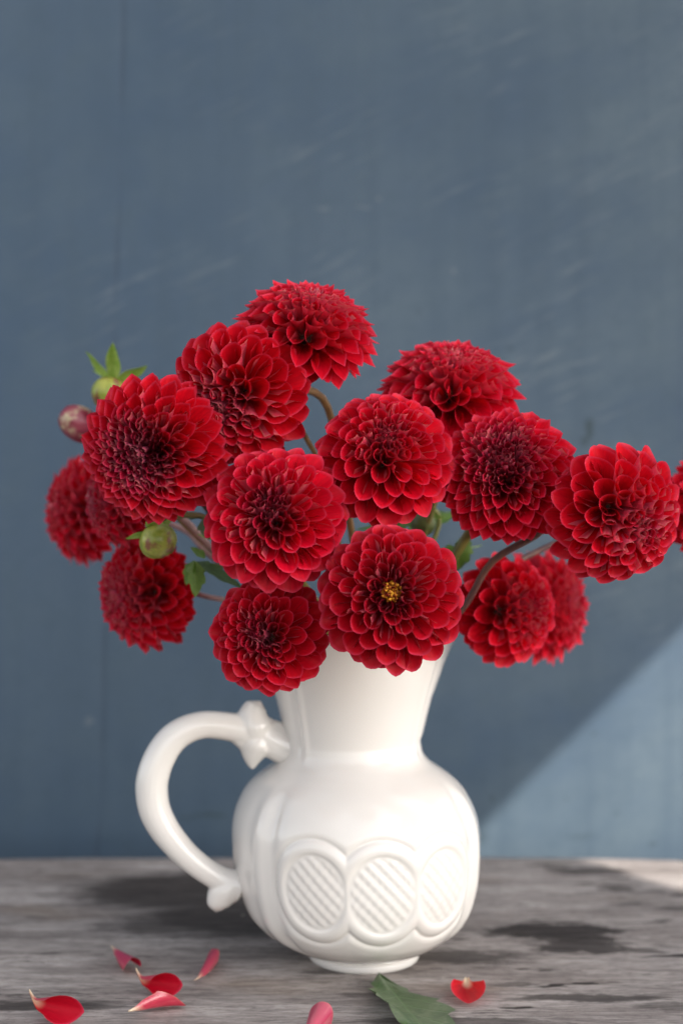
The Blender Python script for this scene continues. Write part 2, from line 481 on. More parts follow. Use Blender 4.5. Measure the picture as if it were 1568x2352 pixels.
# ------------------------------------------------------------------ the setting
def build_wall():
    # a slightly uneven painted wall, one thick slab
    nx, nz = 121, 91
    xs = np.linspace(-1.5, 1.5, nx); zs = np.linspace(-0.55, 1.55, nz)
    V = []
    for z in zs:
        for x in xs:
            V.append((x, WALL_Y + 0.0022 * mnoise.noise((x * 3.1, z * 2.3, 0.0)) + 0.0008 * mnoise.noise((x * 14, z * 11, 4.0)), z))
    F = grid_faces(nz, nx)
    n = len(V)
    V += [(-1.5, WALL_Y + .12, -.55), (1.5, WALL_Y + .12, -.55), (1.5, WALL_Y + .12, 1.55), (-1.5, WALL_Y + .12, 1.55)]
    F.append((n + 1, n, n + 3, n + 2))
    F.append(tuple([n, n + 1] + [nx - 1 - i for i in range(nx)]))
    F.append(tuple([n + 2, n + 3] + [(nz - 1) * nx + i for i in range(nx)]))
    F.append(tuple([n + 3, n] + [i * nx for i in range(nz)]))
    F.append(tuple([n + 1, n + 2] + [(nz - 1 - i) * nx + nx - 1 for i in range(nz)]))
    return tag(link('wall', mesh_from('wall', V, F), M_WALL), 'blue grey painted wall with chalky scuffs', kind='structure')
build_wall()

def build_table():
    nx, ny = 201, 90
    xs = np.linspace(-0.95, 0.95, nx)
    V = []
    def back(x):
        # the rear edge of the old board bows and is nibbled
        b = 1.1935 - 0.10 * max(0, abs(x + 0.02) - 0.10) ** 2 - 0.010 * sstep(0.20, 0.40, abs(x))
        return b + 0.0016 * mnoise.noise((x * 16, 0.3, 0)) + 0.0008 * mnoise.noise((x * 60, 2.3, 0))
    rows = list(np.linspace(0.0, 1.0, ny))
    for t in rows:
        for x in xs:
            y = 0.50 + (back(x) - 0.50) * t
            z = 0.0006 * mnoise.noise((x * 5, y * 24, 1.0)) + 0.00035 * mnoise.noise((x * 14, y * 130, 5.0))
            e = max(0.0, 1 - (1 - t) * (back(x) - 0.5) / 0.006)
            z -= 0.0035 * e * e
            V.append((x, y, z - 0.0004))
    F = grid_faces(ny, nx)
    b0 = len(V)
    for x in xs: V.append((x, back(x) + 0.0006, -0.010))
    for x in xs: V.append((x, back(x) - 0.001, -0.036))
    for x in xs: V.append((x, 0.50, -0.036))
    for i in range(nx - 1):
        a = (ny - 1) * nx
        F.append((a + i, a + i + 1, b0 + i + 1, b0 + i))
        F.append((b0 + i, b0 + i + 1, b0 + nx + i + 1, b0 + nx + i))
        F.append((b0 + nx + i, b0 + nx + i + 1, b0 + 2 * nx + i + 1, b0 + 2 * nx + i))
        F.append((b0 + 2 * nx + i, b0 + 2 * nx + i + 1, i + 1, i))
    F.append(tuple([i * nx for i in range(ny)] + [b0, b0 + nx, b0 + 2 * nx]))
    F.append(tuple([i * nx + nx - 1 for i in range(ny)][::-1] + [b0 + 2 * nx + nx - 1, b0 + nx + nx - 1, b0 + nx - 1]))
    m = mesh_from('table_top', V, F)
    return tag(link('table_top', m, M_WOOD), 'weathered grey wooden table top with dark stains', kind='structure')
build_table()

def build_shade_slab():
    # unseen slab added up to the right, out of frame, to shade the bouquet
    zc, th = 1.9, 0.03
    t = zc / 1.0
    # wall shadow line passes through these two points of the wall and runs on in the sun's direction
    base = at(1100, 1910, WALL_Y)
    d = SUN / SUN.z
    p = base + d * (zc - base.z)
    e = Vector((0.6, -1.0, 0))                           # run of its right-hand edge, away from the wall
    a, b = p - e * 1.05, p + e * 1.0
    pts = [a, b, b + Vector((-1.7, 0.3, 0)), a + Vector((-1.25, 0, 0))]
    V = [Vector((q.x, q.y, zc)) for q in pts] + [Vector((q.x, q.y, zc + th)) for q in pts]
    F = [(3, 2, 1, 0), (4, 5, 6, 7)] + [(i, (i + 1) % 4, 4 + (i + 1) % 4, 4 + i) for i in range(4)]
    return tag(link('shade_slab', mesh_from('shade_slab', V, F, smooth=False), M_SHADE_SLAB), 'unseen slab added overhead to shade the table', kind='structure')
build_shade_slab()

# ------------------------------------------------------------------ the jug
JX, JY, JROT = 0.0087, 0.92, R(11)
PROF = [(.0345, 0), (.0356, .0015), (.0357, .0042), (.0346, .0062), (.0405, .0078), (.0475, .0110), (.0560, .0160), (.0640, .0225), (.0718, .0330),
        (.0770, .0480), (.0793, .0620), (.0800, .0780), (.0792, .0890), (.0764, .0990), (.0712, .1090), (.0650, .1160), (.0570, .1220),
        (.0500, .1270), (.0460, .1320), (.0446, .1375), (.0446, .1450), (.0487, .1650), (.0537, .1850), (.0577, .2000), (.0622, .2120)]

def relief(al, z):
    """height of the moulded pattern, al measured from a panel's middle (radians)"""
    s = al * 0.078
    best = np.full_like(s, 9.0)
    for k in (-1, 0, 1):
        a_, b_ = (0.0206, 0.0238) if k == 0 else (0.0190, 0.0232)
        ds = s - k * 0.0412
        dz = z - (0.0600 if k == 0 else 0.0610)
        kk = np.sqrt((ds / a_) ** 2 + (dz / b_) ** 2) + 1e-9
        g = np.sqrt((ds / a_ ** 2) ** 2 + (dz / b_ ** 2) ** 2) + 1e-9
        best = np.minimum(best, (kk - 1) * kk / g)
    d = best
    inside = sstep(0.0003, -0.0014, d)
    p1, p2 = (s * 0.74 + z * 0.67), (s * 0.80 - z * 0.60)
    lat = 0.00030 * np.cos(2 * math.pi * p1 / 0.0058) + 0.00016 * np.cos(2 * math.pi * p2 / 0.0052)
    h = inside * (-0.0004 + lat * sstep(-0.0004, -0.0030, d))
    w = 0.0086
    band = np.clip(d / w, 0, 1)
    h = h + np.where((d > 0) & (d < w), 0.0012 * np.sin(math.pi * band ** 0.9), 0)
    h = np.where(d > 0, h * (1 - 0.75 * np.exp(-((np.abs(s) - 0.0206) / 0.0045) ** 2) * np.exp(-((z - 0.060) / 0.013) ** 4)), h)
    h = h - 0.0008 * np.exp(-((d - w - 0.0006) / 0.0010) ** 2) - 0.0003 * np.exp(-((d - 0.0001) / 0.0008) ** 2)
    # the outside field swells gently again
    h = h + 0.0007 * sstep(w + 0.001, w + 0.005, d) * sstep(w + 0.020, w + 0.008, d)
    return h * sstep(R(57), R(53), np.abs(al))

def build_jug():
    root = empty('ceramic_jug', (JX, JY, 0))
    tag(root, 'cream glazed ceramic jug with moulded lattice ovals holding the red dahlias', 'jug')
    NA, NZ = 480, 300
    prof = catmull(PROF, NZ)
    # even spacing along the profile
    L = np.r_[0, np.cumsum(np.linalg.norm(np.diff(prof, axis=0), axis=1))]
    t = np.linspace(0, L[-1], NZ)
    r0, z0 = np.interp(t, L, prof[:, 0]), np.interp(t, L, prof[:, 1])
    al = np.linspace(-math.pi, math.pi, NA, endpoint=False)
    A, Z = np.meshgrid(al, z0); RR = np.repeat(r0[:, None], NA, 1)
    def wrapd(c): return (A - c + math.pi) % (2 * math.pi) - math.pi
    body = sstep(.012, .026, Z) * sstep(.122, .104, Z)
    neck = sstep(.128, .142, Z)
    for c in (52, 128, -52, -128):
        w = wrapd(R(c))
        sgn = 1 if abs(c) < 90 else -1
        RR = RR - body * 0.0021 * np.exp(-(w / R(4.2)) ** 2)
        RR = RR + body * 0.0012 * np.exp(-((w - math.copysign(R(8), c) * sgn) / R(5)) ** 2)
        RR = RR + neck * (0.0011 * np.exp(-(w / R(3.0)) ** 2) - 0.0008 * np.exp(-((w - math.copysign(R(6), c) * sgn) / R(3.5)) ** 2))
    # narrow second flute on the handle side
    for c in (-90 + 22, -90 - 22):
        RR = RR - body * 0.0005 * np.exp(-(wrapd(R(c)) / R(5)) ** 2)
    # spout
    sp = np.exp(-(wrapd(R(90)) / R(30)) ** 2)
    ext = np.interp(Z, [.1405, .1425, .146, .169, .188, .200, .212], [0, 0.0004, .0016, .0026, .0060, .0100, .0150])
    RR = RR + sp * ext
    # front and back panels
    RR = RR + relief(A, Z) + relief(wrapd(math.pi), Z)
    # hand-made wobble
    RR = RR * (1 + 0.006 * np.sin(A * 2 + 0.6) * sstep(.01, .06, Z))
    shift = np.interp(Z, [0, .03, .09, .14, .212], [.0060, .0022, 0, -.0018, -.0018])
    ZZ = Z + 0.007 * sp * sstep(.17, .212, Z)
    Xc = RR * np.sin(A + JROT) + shift; Yc = -RR * np.cos(A + JROT)
    V = np.stack([Xc, Yc, ZZ], -1).reshape(-1, 3)
    F = grid_faces(NZ, NA, wrap=True)
    # rim and inside
    V = [tuple(v) for v in V]
    last = (NZ - 1) * NA
    prev = last
    inner = [(0.0012, 0.0011), (0.0028, 0.0010), (0.0038, -0.0004)]
    rowz = [z0[-1] + q[1] for q in inner]
    for dr, dz in inner:
        st = len(V)
        for j in range(NA):
            rr = RR[-1, j] - dr
            V.append((rr * math.sin(al[j] + JROT) + shift[-1, j], -rr * math.cos(al[j] + JROT), ZZ[-1, j] + dz))
        for j in range(NA):
            k = (j + 1) % NA
            F.append((prev + j, prev + k, st + k, st + j))
        prev = st
    for i in range(NZ - 6, 30, -8):
        st = len(V)
        for j in range(NA):
            rr = r0[i] - 0.0042 + sp[i, j] * ext[i, j]
            V.append((rr * math.sin(al[j] + JROT) + shift[i, j], -rr * math.cos(al[j] + JROT), ZZ[i, j]))
        for j in range(NA):
            k = (j + 1) % NA
            F.append((prev + j, prev + k, st + k, st + j))
        prev = st
    F.append(tuple(prev + j for j in range(NA)))
    F.append(tuple(range(NA))[::-1])
    link('body', mesh_from('jug_body', V, F), M_CER, root)

    # handle: main loop, thumb rest, spur and tail fused into one surface
    hx, hy = math.sin(-math.pi / 2 + JROT), -math.cos(-math.pi / 2 + JROT)
    def hp(zx, zy):
        xv, yv = 258.4 + .5859 * zx, 1435.4 + .5859 * zy
        k = (xv - CX) / FPX
        rho = (k * JY - JX) / (hx - k * hy)
        d = JY + rho * hy
        return Vector((rho * hx, rho * hy, CAM_Z - (yv - CY) / FPX * d))
    S = 0.0001614
    parts = []
    def tube(pts, n, sq=1.0):
        c = catmull([(*hp(a, b), r * S * 1.04) for a, b, r in pts], n)
        parts.append(tube_geo([tuple(q[:3]) for q in c], [q[3] for q in c], 20, sq))
    tube([(715, 492, 70), (672, 476, 68), (628, 455, 66), (585, 432, 62), (540, 420, 60), (490, 405, 56), (430, 395, 53), (360, 391, 52), (290, 410, 54), (230, 452, 57),
          (185, 520, 60), (160, 590, 61.5), (154, 650, 61.5), (166, 725, 60), (200, 795, 57), (245, 855, 53), (295, 908, 50), (350, 952, 48), (405, 987, 48), (450, 1010, 54), (500, 1025, 62)], 90)
    tube([(580, 440, 60), (560, 400, 72), (552, 365, 64), (558, 335, 52), (567, 318, 42)], 22)
    tube([(500, 405, 50), (530, 385, 52), (552, 350, 44)], 12)
    tube([(590, 440, 60), (566, 468, 70), (554, 500, 54), (549, 532, 32), (549, 562, 10)], 22)
    tube([(490, 415, 46), (525, 452, 44), (545, 500, 30)], 12)
    tube([(620, 405, 36), (655, 420, 40), (690, 440, 44)], 10)
    tube([(470, 1015, 56), (440, 1042, 60), (424, 1066, 54), (412, 1092, 44), (408, 1110, 30)], 18)
    V, F = [], []
    for v, f in parts:
        o_ = len(V); V += v; F += [tuple(i + o_ for i in q) for q in f]
    h = link('handle', mesh_from('jug_handle', V, F), M_CER, root)
    rm = h.modifiers.new('fuse', 'REMESH'); rm.mode = 'VOXEL'; rm.voxel_size = 0.0009; rm.use_smooth_shade = True
    sm = h.modifiers.new('soften', 'SMOOTH'); sm.factor = 0.5; sm.iterations = 3
    return root
build_jug()

# ------------------------------------------------------------------ petals
def petal_mesh(name, L, r1, phimax, bend, point, cut, seed, nu=10, nv=13, r0f=0.30, wave=0.0):
    """a rolled ray floret: y along its length, +z the side that faces the flower's axis;
    the rim is an oblique cut, longest on the outer side where the tip is"""
    rng = random.Random(seed)
    V, UV = [], []
    asym = rng.uniform(-.10, .10)
    wob = rng.uniform(0, 6.28)
    for i in range(nu):
        u = i / (nu - 1)
        for j in range(nv):
            v = -1 + 2 * j / (nv - 1)
            av = abs(v)
            fall = (1 - math.cos(phimax * v)) / (1 - math.cos(phimax))      # a flat oblique cut
            end = 1 - cut * fall * (1 + asym * v) + 0.10 * point * math.exp(-(av / 0.16) ** 1.3)
            end += wave * 0.05 * math.sin(4 * v + wob)
            t = u * end
            # bell-shaped bore, flaring at the lip
            g = r0f + (1 - r0f) * (0.55 * min(1.0, t / 0.92) + 0.45 * math.sin(min(1.0, t / 0.92) * math.pi / 2) ** 2)
            if i == nu - 1: g *= 1.05
            r = r1 * g
            ph = phimax * v * (1 - 0.16 * max(0.0, t - 0.55)) * (1 + 0.05 * math.sin(wob + 3 * t) * wave)
            over = max(0.0, abs(ph) - 2.7)
            rr = r * (1 - 0.16 * over)
            x = rr * math.sin(ph)
            z = r - rr * math.cos(ph)
            y = L * t
            z -= bend * L * t * t
            z -= 0.07 * r * math.exp(-(v / 0.14) ** 2) * t        # keeled midrib
            x += wave * r1 * 0.16 * math.sin(4 * t + wob) * t
            z += wave * r1 * 0.14 * math.sin(5 * t + 2 * wob + 3 * v) * t
            V.append((x, y, z)); UV.append((u, (v + 1) / 2))
    return mesh_from(name, V, grid_faces(nu, nv), True, UV)

# styles: (outer cup width, centre cup width, start angle of the wide cups, curl of outer petals, point)
# widths of the cups at polar angles 0, 15, 30, 45, 60, 80, 110 degrees
ANG = [0, 15, 30, 45, 60, 80, 110]
STYLES = {
    'ball':  dict(w=[.075, .130, .220, .295, .360, .430, .480], ph=[3.2, 3.1, 2.95, 2.80, 2.60, 2.25, 1.95], cut=[.08, .07, .08, .09, .13, .20, .26], point=.12),
    'loose': dict(w=[.075, .130, .220, .305, .375, .440, .480], ph=[3.2, 3.1, 2.95, 2.75, 2.45, 2.05, 1.8], cut=[.08, .08, .09, .11, .16, .23, .30], point=.20),
    'quill': dict(w=[.064, .088, .145, .215, .280, .345, .375], ph=[3.2, 3.2, 3.10, 3.00, 2.85, 2.50, 2.2], cut=[.10, .08, .06, .07, .11, .22, .32], point=.70),
    'star':  dict(w=[.072, .115, .185, .255, .310, .360, .380], ph=[3.2, 3.1, 2.95, 2.80, 2.60, 2.30, 2.1], cut=[.10, .10, .10, .12, .18, .28, .36], point=.85),
}
PACK = [.86, 1.03, 1.10, 1.08, 1.0, .84, .74]
NST = 10
def sty_w(S, th): return float(np.interp(th, ANG, S['w'])) * float(np.interp(th, [0, 12, 62, 90], [.95, .84, .84, .90]))
for sn, S in STYLES.items():
    S['mesh'] = []
    for k in range(NST):
        th = 4 + (104 - 4) * k / (NST - 1)
        w = sty_w(S, th)
        f = float(sstep(8, 85, th))
        ph = float(np.interp(th, ANG, S['ph']))
        cut = float(np.interp(th, ANG, S['cut']))
        bend = -0.16 + 0.20 * float(sstep(4, 48, th)) + (0.13 if sn in ('ball', 'loose') else 0.04) * float(sstep(45, 92, th))
        row = []
        for q in range(5):
            rg = random.Random(k * 31 + q * 7 + len(sn))
            me = petal_mesh('petal_%s' % sn, 0.80, w * 0.5 * rg.uniform(.93, 1.08), min(3.25, ph * rg.uniform(.86, 1.10)), bend + rg.uniform(-.04, .05),
                            S['point'] * rg.uniform(.5, 1.4), cut * rg.uniform(.85, 1.15), k * 10 + q, 10, 13, 0.16, 0.3 + 0.6 * rg.random() * f)
            me.materials.append(M_PETAL)
            row.append(me)
        S['mesh'].append(row)

GOLD = math.pi * (3 - math.sqrt(5))
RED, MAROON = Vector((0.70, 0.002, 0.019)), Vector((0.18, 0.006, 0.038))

def join_baked(name, items, parent, mat):
    """bake a few tiny petals (mesh, matrix) into one mesh"""
    V, F, UV = [], [], []
    for me, M in items:
        o_ = len(V)
        V += [M @ v.co for v in me.vertices]
        uvl = [None] * len(me.vertices)
        for l, d in zip(me.loops, me.uv_layers[0].data): uvl[l.vertex_index] = tuple(d.uv)
        UV += uvl
        F += [tuple(i + o_ for i in p.vertices) for p in me.polygons]
    return link(name, mesh_from(name, V, F, True, UV), mat, parent)

def build_head(root, head, n, Rm, style, seed, flat=.80, dark=1.0, roll=0.0, back=142, eye=None, bright=1.0):
    """petals of one bloom round head, facing n; everything is local to root (unrotated)"""
    S = STYLES[style]
    rng = random.Random(seed)
    n = Vector(n).normalized()
    q = n.to_track_quat('Z', 'Y').to_matrix()
    rel = head - root.location
    base = Matrix.Translation(rel) @ q.to_4x4() @ Matrix.Rotation(roll, 4, 'Z')
    th = 2.5 if eye is None else eye
    i = 0
    tiny = []
    tint = Vector((RED.x * rng.uniform(.94, 1.06), RED.y, RED.z * rng.uniform(.6, 1.4)))
    sway = rng.uniform(0, 6.28); amp = rng.uniform(.02, .05)
    while th < back:
        w = sty_w(S, th)
        a = (float(np.interp(th, ANG, PACK)) * w) ** 2
        az = i * GOLD
        tj = th + rng.uniform(-2.0, 2.0)
        t = R(tj)
        # envelope of the ball
        er = 1.0 / math.sqrt((math.sin(t)) ** 2 + (math.cos(t) / flat) ** 2)
        er *= 0.84 + 0.16 * float(sstep(6, 36, th))
        if eye is not None: er *= 0.78 + 0.22 * float(sstep(eye, eye + 16, th))
        er *= 1 + amp * math.cos(az - sway) + rng.uniform(-.03, .03)
        if th > 92: er *= 1 - 0.24 * (th - 92) / 48
        d = Vector((math.sin(t) * math.cos(az), math.sin(t) * math.sin(az), math.cos(t)))
        org = Vector((0, 0, -0.10))
        tip = d * er
        r_base = 0.16 + 0.06 * rng.random()
        pb = org + d * r_base
        y = (tip - pb); Lp = y.length; y.normalize()
        zax = Vector((0, 0, 1)) - y * y.z
        zax.normalize()
        x = y.cross(zax)
        M = Matrix((x, y, zax)).transposed().to_4x4()
        M = Matrix.Translation(pb) @ M @ Matrix.Rotation(rng.uniform(-.16, .16), 4, 'Y') @ Matrix.Rotation(rng.uniform(-.07, .07), 4, 'X')
        if rng.random() < .05:      # a bent or slipped petal here and there
            M = M @ Matrix.Rotation(rng.uniform(-.45, .45), 4, 'Y') @ Matrix.Rotation(rng.uniform(-.20, .12), 4, 'X')
        k = (th - 4) / 100 * (NST - 1) + rng.uniform(-.35, .35)
        k = max(0, min(NST - 1, int(round(k))))
        me = S['mesh'][k][rng.randrange(5)]
        sw = sty_w(S, th) / sty_w(S, 4 + 100 * k / (NST - 1)) * rng.uniform(.95, 1.07)
        M = base @ Matrix.Scale(Rm, 4) @ M @ Matrix.Diagonal((sw, Lp / 0.80, sw, 1))
        if th < 10 and eye is None:
            tiny.append((me, M))
        else:
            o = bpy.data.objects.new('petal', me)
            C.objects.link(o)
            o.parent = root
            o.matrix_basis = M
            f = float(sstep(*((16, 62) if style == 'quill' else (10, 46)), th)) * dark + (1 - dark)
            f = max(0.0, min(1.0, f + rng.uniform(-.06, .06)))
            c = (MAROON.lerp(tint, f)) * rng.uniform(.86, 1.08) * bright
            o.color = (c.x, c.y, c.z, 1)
        th += math.degrees(a / (2 * math.pi * max(math.sin(R(th)), 0.06)))
        i += 1
    if tiny:
        o = join_baked('flower_center', tiny, root, M_PETAL)
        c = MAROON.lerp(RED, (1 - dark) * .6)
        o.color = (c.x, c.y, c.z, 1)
        tag(o, kind='stuff')
    # hidden heart of the bloom that carries the florets, and green bracts behind it
    V, F = [], []
    for a_ in range(9):
        t = math.pi * a_ / 8
        for b_ in range(14):
            z = math.cos(t) * 0.24 * (0.9 if t < 1.57 else 1.5) - 0.12
            rr = 0.27 * math.sin(t)
            V.append(base @ Vector((rr * math.cos(b_ * math.pi / 7) * Rm, rr * math.sin(b_ * math.pi / 7) * Rm, z * Rm)))
    F = grid_faces(9, 14, wrap=True, flip=True)
    link('receptacle', mesh_from('receptacle', V, F), M_STR, root)
    if eye is not None:
        V, F = [], []
        for s in range(70):
            rr = 0.10 * math.sqrt(s / 70.0); az = s * GOLD
            if rng.random() < .12: continue
            p0 = Vector((rr * math.cos(az), rr * math.sin(az), 0.20))
            p1 = p0 + Vector((rr * math.cos(az) * .35 + rng.uniform(-.02, .02), rr * math.sin(az) * .35 + rng.uniform(-.02, .02), 0.40 + rng.uniform(-.07, .07) - rr * .3))
            pp = [base @ (p0 * Rm), base @ ((p0 * .35 + p1 * .65) * Rm), base @ ((p0 * .08 + p1 * .92) * Rm), base @ (p1 * Rm)]
            v, f = tube_geo(pp, [.010 * Rm, .012 * Rm, .026 * Rm, .018 * Rm], 6)
            o_ = len(V); V += v; F += [tuple(z + o_ for z in g) for g in f]
        tag(link('stamens', mesh_from('stamens', V, F), M_STAMEN, root), kind='stuff')
    return q

def build_stem(root, pts, r, mat, n=26, name='stem'):
    c = catmull([tuple(Vector(p) - root.location) for p in pts], n)
    k = len(c)
    rr = [r * (1.12 - 0.22 * math.sin(math.pi * i / (k - 1))) for i in range(k)]
    v, f = tube_geo(c, rr, 10)
    return link(name, mesh_from(name, v, f), mat, root)

# ------------------------------------------------------------------ leaves
def leaf_mesh(name, length, width, teeth=5, fold=0.25, droop=0.2, seed=0, twist=0.0, skew=0.82):
    rng = random.Random(seed)
    nu, nv = 29, 9
    V, UV = [], []
    for i in range(nu):
        u = i / (nu - 1)
        w = width * 0.5 * (math.sin(math.pi * u ** skew) ** 0.85 if 0 < u < 1 else 0.0)
        saw = (u * teeth) % 1.0
        w *= 1 + 0.34 * (saw - 0.55) * (1 if 0.12 < u < 0.95 else 0)
        w += 0.012 * width
        tw = twist * u
        for j in range(nv):
            v = -1 + 2 * j / (nv - 1)
            x = w * v
            z = fold * abs(x) - droop * length * u * u + 0.018 * length * math.sin(9 * u + 3 * v + seed) * abs(v)
            y = length * u + (0.10 * width * (1 - abs(v)) * (1 if u > .5 else 0) * 0)
            y -= abs(v) * 0.03 * length
            V.append((x * math.cos(tw) - z * math.sin(tw), y, x * math.sin(tw) + z * math.cos(tw)))
            UV.append((u, (v + 1) / 2))
    return mesh_from(name, V, grid_faces(nu, nv), True, UV)

def frame(p0, p1, up):
    y = (Vector(p1) - Vector(p0)).normalized()
    z = Vector(up) - y * Vector(up).dot(y)
    z.normalize()
    x = y.cross(z)
    return Matrix.Translation(p0) @ Matrix((x, y, z)).transposed().to_4x4()

def add_leaf(root, p0, p1, up, width, mat, teeth=5, fold=.3, droop=.1, seed=0, name='leaf', twist=0.0):
    p0, p1 = Vector(p0), Vector(p1)
    o = link(name, leaf_mesh(name, (p1 - p0).length, width, teeth, fold, droop, seed, twist), mat, root)
    M = frame(p0, p1, up)
    o.matrix_basis = Matrix.Translation(-root.location) @ M
    return o

# ------------------------------------------------------------------ the dahlias
MOUTH = Vector((0.012, 0.92, 0.205))
GRP = 'red dahlias in the cream jug'
# name order: x, y, radius (photograph grid), distance, facing (right, up, to the viewer), style, flatness, darkness of heart, stem, label
FLOWERS = [
    dict(x=703, y=766, r=158, d=.825, n=(.22, .86, .46), st='star', flat=.70, dark=.30, stem=M_STB, sr=.0026, end=(.004, .93), back=128,
         via=[(752, 935, .885), (800, 1180, .90)],
         label='topmost red dahlia, seen from the side with its face turned up'),
    dict(x=557, y=903, r=165, d=.810, n=(-.42, -.36, .84), st='ball', flat=.86, dark=.62, stem=M_STB, sr=.0018, end=(.000, .915),
         via=[(705, 1010, .885), (745, 1110, .90)],
         label='large bright red dahlia tilted down left, just below the topmost bloom'),
    dict(x=357, y=1036, r=166, d=.790, n=(-.27, -.13, .95), st='quill', flat=.80, dark=1.0, stem=M_STR, sr=.0024, end=(-.012, .90), bright=.94,
         via=[(450, 1130, .86), (560, 1265, .885)],
         label='dark-hearted dahlia of tightly quilled petals below the two buds'),
    dict(x=634, y=1195, r=166, d=.780, n=(-.08, .28, .95), st='ball', flat=.82, dark=1.0, stem=M_STG, sr=.0025, end=(-.008, .91),
         via=[(690, 1330, .86)],
         label='dahlia with purple heart left of the yellow-eyed bloom and directly above another dahlia'),
    dict(x=882, y=1052, r=157, d=.800, n=(.06, .42, .90), st='ball', flat=.82, dark=.55, stem=M_STR, sr=.0024, end=(.012, .915),
         via=[(892, 1190, .875)],
         label='round dahlia in the middle of the bouquet, straight above the yellow-eyed bloom'),
    dict(x=1035, y=902, r=160, d=.860, n=(.06, .87, .48), st='star', flat=.68, dark=.25, stem=M_STG, sr=.0025, end=(.016, .935), back=128,
         via=[(1010, 1110, .915)],
         label='side-on dahlia turned upward at the back, half hidden by two blooms before it'),
    dict(x=1162, y=1096, r=156, d=.820, n=(-.12, .40, .90), st='quill', flat=.82, dark=.88, stem=M_STG, sr=.0034, end=(.018, .925),
         via=[(1085, 1215, .905), (1030, 1300, .915)],
         label='dahlia with dark maroon heart between the middle bloom and the right-hand one'),
    dict(x=1405, y=1172, r=161, d=.795, n=(.44, -.31, .84), st='ball', flat=.84, dark=.62, stem=M_STR, sr=.0024, end=(.028, .915),
         via=[(1240, 1222, .855), (1130, 1290, .865), (1060, 1400, .875)],
         label='large dahlia hanging far right on a bare stem, face turned down right'),
    dict(x=1624, y=1166, r=128, d=.930, n=(.80, .05, .45), st='loose', flat=.82, dark=.5, stem=M_STR, sr=.0021, end=(.030, .93),
         via=[(1400, 1200, .94), (1230, 1268, .93), (1120, 1340, .92)],
         label='dahlia cut off by the right edge of the picture'),
    dict(x=894, y=1367, r=167, d=.772, n=(.0, .14, .99), st='ball', flat=.80, dark=.80, stem=M_STG, sr=.0025, end=(.010, .90), eye=14, bright=.78,
         via=[(895, 1390, .84)],
         label='front dahlia with a yellow eye, hanging over the rim of the jug'),
    dict(x=619, y=1462, r=137, d=.800, n=(-.22, .14, .96), st='loose', flat=.82, dark=.85, stem=M_STG, sr=.0024, end=(-.008, .90), bright=.80,
         via=[(700, 1440, .86)],
         label='lowest dahlia, before the jug neck just above the handle'),
    dict(x=1156, y=1402, r=128, d=.905, n=(.62, .16, .77), st='loose', flat=.84, dark=.55, stem=M_STG, sr=.0024, end=(.030, .915),
         via=[(1080, 1400, .92)],
         label='slightly blurred dahlia right of the jug spout, nearer of an overlapping pair'),
    dict(x=1238, y=1396, r=128, d=.985, n=(.86, .16, .45), st='star', flat=.80, dark=.3, stem=M_STG, sr=.0024, end=(.030, .935),
         via=[(1120, 1400, .95)],
         label='blurred dahlia right of the jug spout, farther of an overlapping pair'),
    dict(x=345, y=1362, r=131, d=.925, n=(-.80, -.05, .60), st='quill', flat=.84, dark=.55, stem=M_STP, sr=.0019, end=(-.014, .925),
         via=[(465, 1368, .925), (600, 1400, .92)],
         label='blurred dahlia at lower left below the green nodding bud'),
    dict(x=200, y=1172, r=124, d=1.000, n=(-.86, .10, .48), st='star', flat=.72, dark=.35, stem=M_STP, sr=.0022, end=(-.012, .94),
         via=[(420, 1215, .97), (500, 1290, .95)],
         label='leftmost dahlia, strongly blurred and facing left'),
    dict(x=282, y=1150, r=108, d=.905, n=(-.90, -.05, .42), st='quill', flat=.74, dark=.9, stem=M_STP, sr=.0024, end=(-.014, .92),
         via=[(420, 1190, .91), (540, 1310, .91)],
         label='dahlia in profile squeezed behind the dark-hearted quilled bloom at left'),
]
ROOTS = {}
for i, f in enumerate(FLOWERS):
    head = at(f['x'], f['y'], f['d'])
    n = Vector((f['n'][0], -f['n'][2], f['n'][1])).normalized()
    Rm = f['r'] / FPX * f['d']
    ex, ey = f['end']
    foot = Vector((MOUTH.x + ex, ey, 0.060 + 0.004 * (i % 5)))
    root = empty('dahlia', foot)
    tag(root, f['label'], 'dahlia', GRP)
    build_head(root, head, n, Rm, f['st'], 100 + i * 17, f['flat'], f['dark'], i * 0.7, f.get('back', 142), f.get('eye'), f.get('bright', 1.0))
    mouth = Vector((MOUTH.x + ex * 1.3, MOUTH.y + (ey - MOUTH.y) * 1.3, 0.200))
    pts = [head - n * Rm * 0.25, head - n * Rm * 0.80] + [at(*v) for v in f['via']] + [mouth, (mouth + foot) / 2, foot]
    build_stem(root, pts, f['sr'], f['stem'], 34)
    # bracts behind the bloom
    for k in range(5):
        a = k * 2 * math.pi / 5 + i
        q = n.to_track_quat('Z', 'Y').to_matrix()
        side = q @ Vector((math.cos(a), math.sin(a), 0))
        p0 = head - n * Rm * 0.62 + side * Rm * .06
        p1 = p0 + (side * .9 - n * .25) * Rm * 0.30
        add_leaf(root, p0, p1, n, Rm * .16, M_BRACT, 0, .2, .1, k, 'bract')
    ROOTS[i] = root

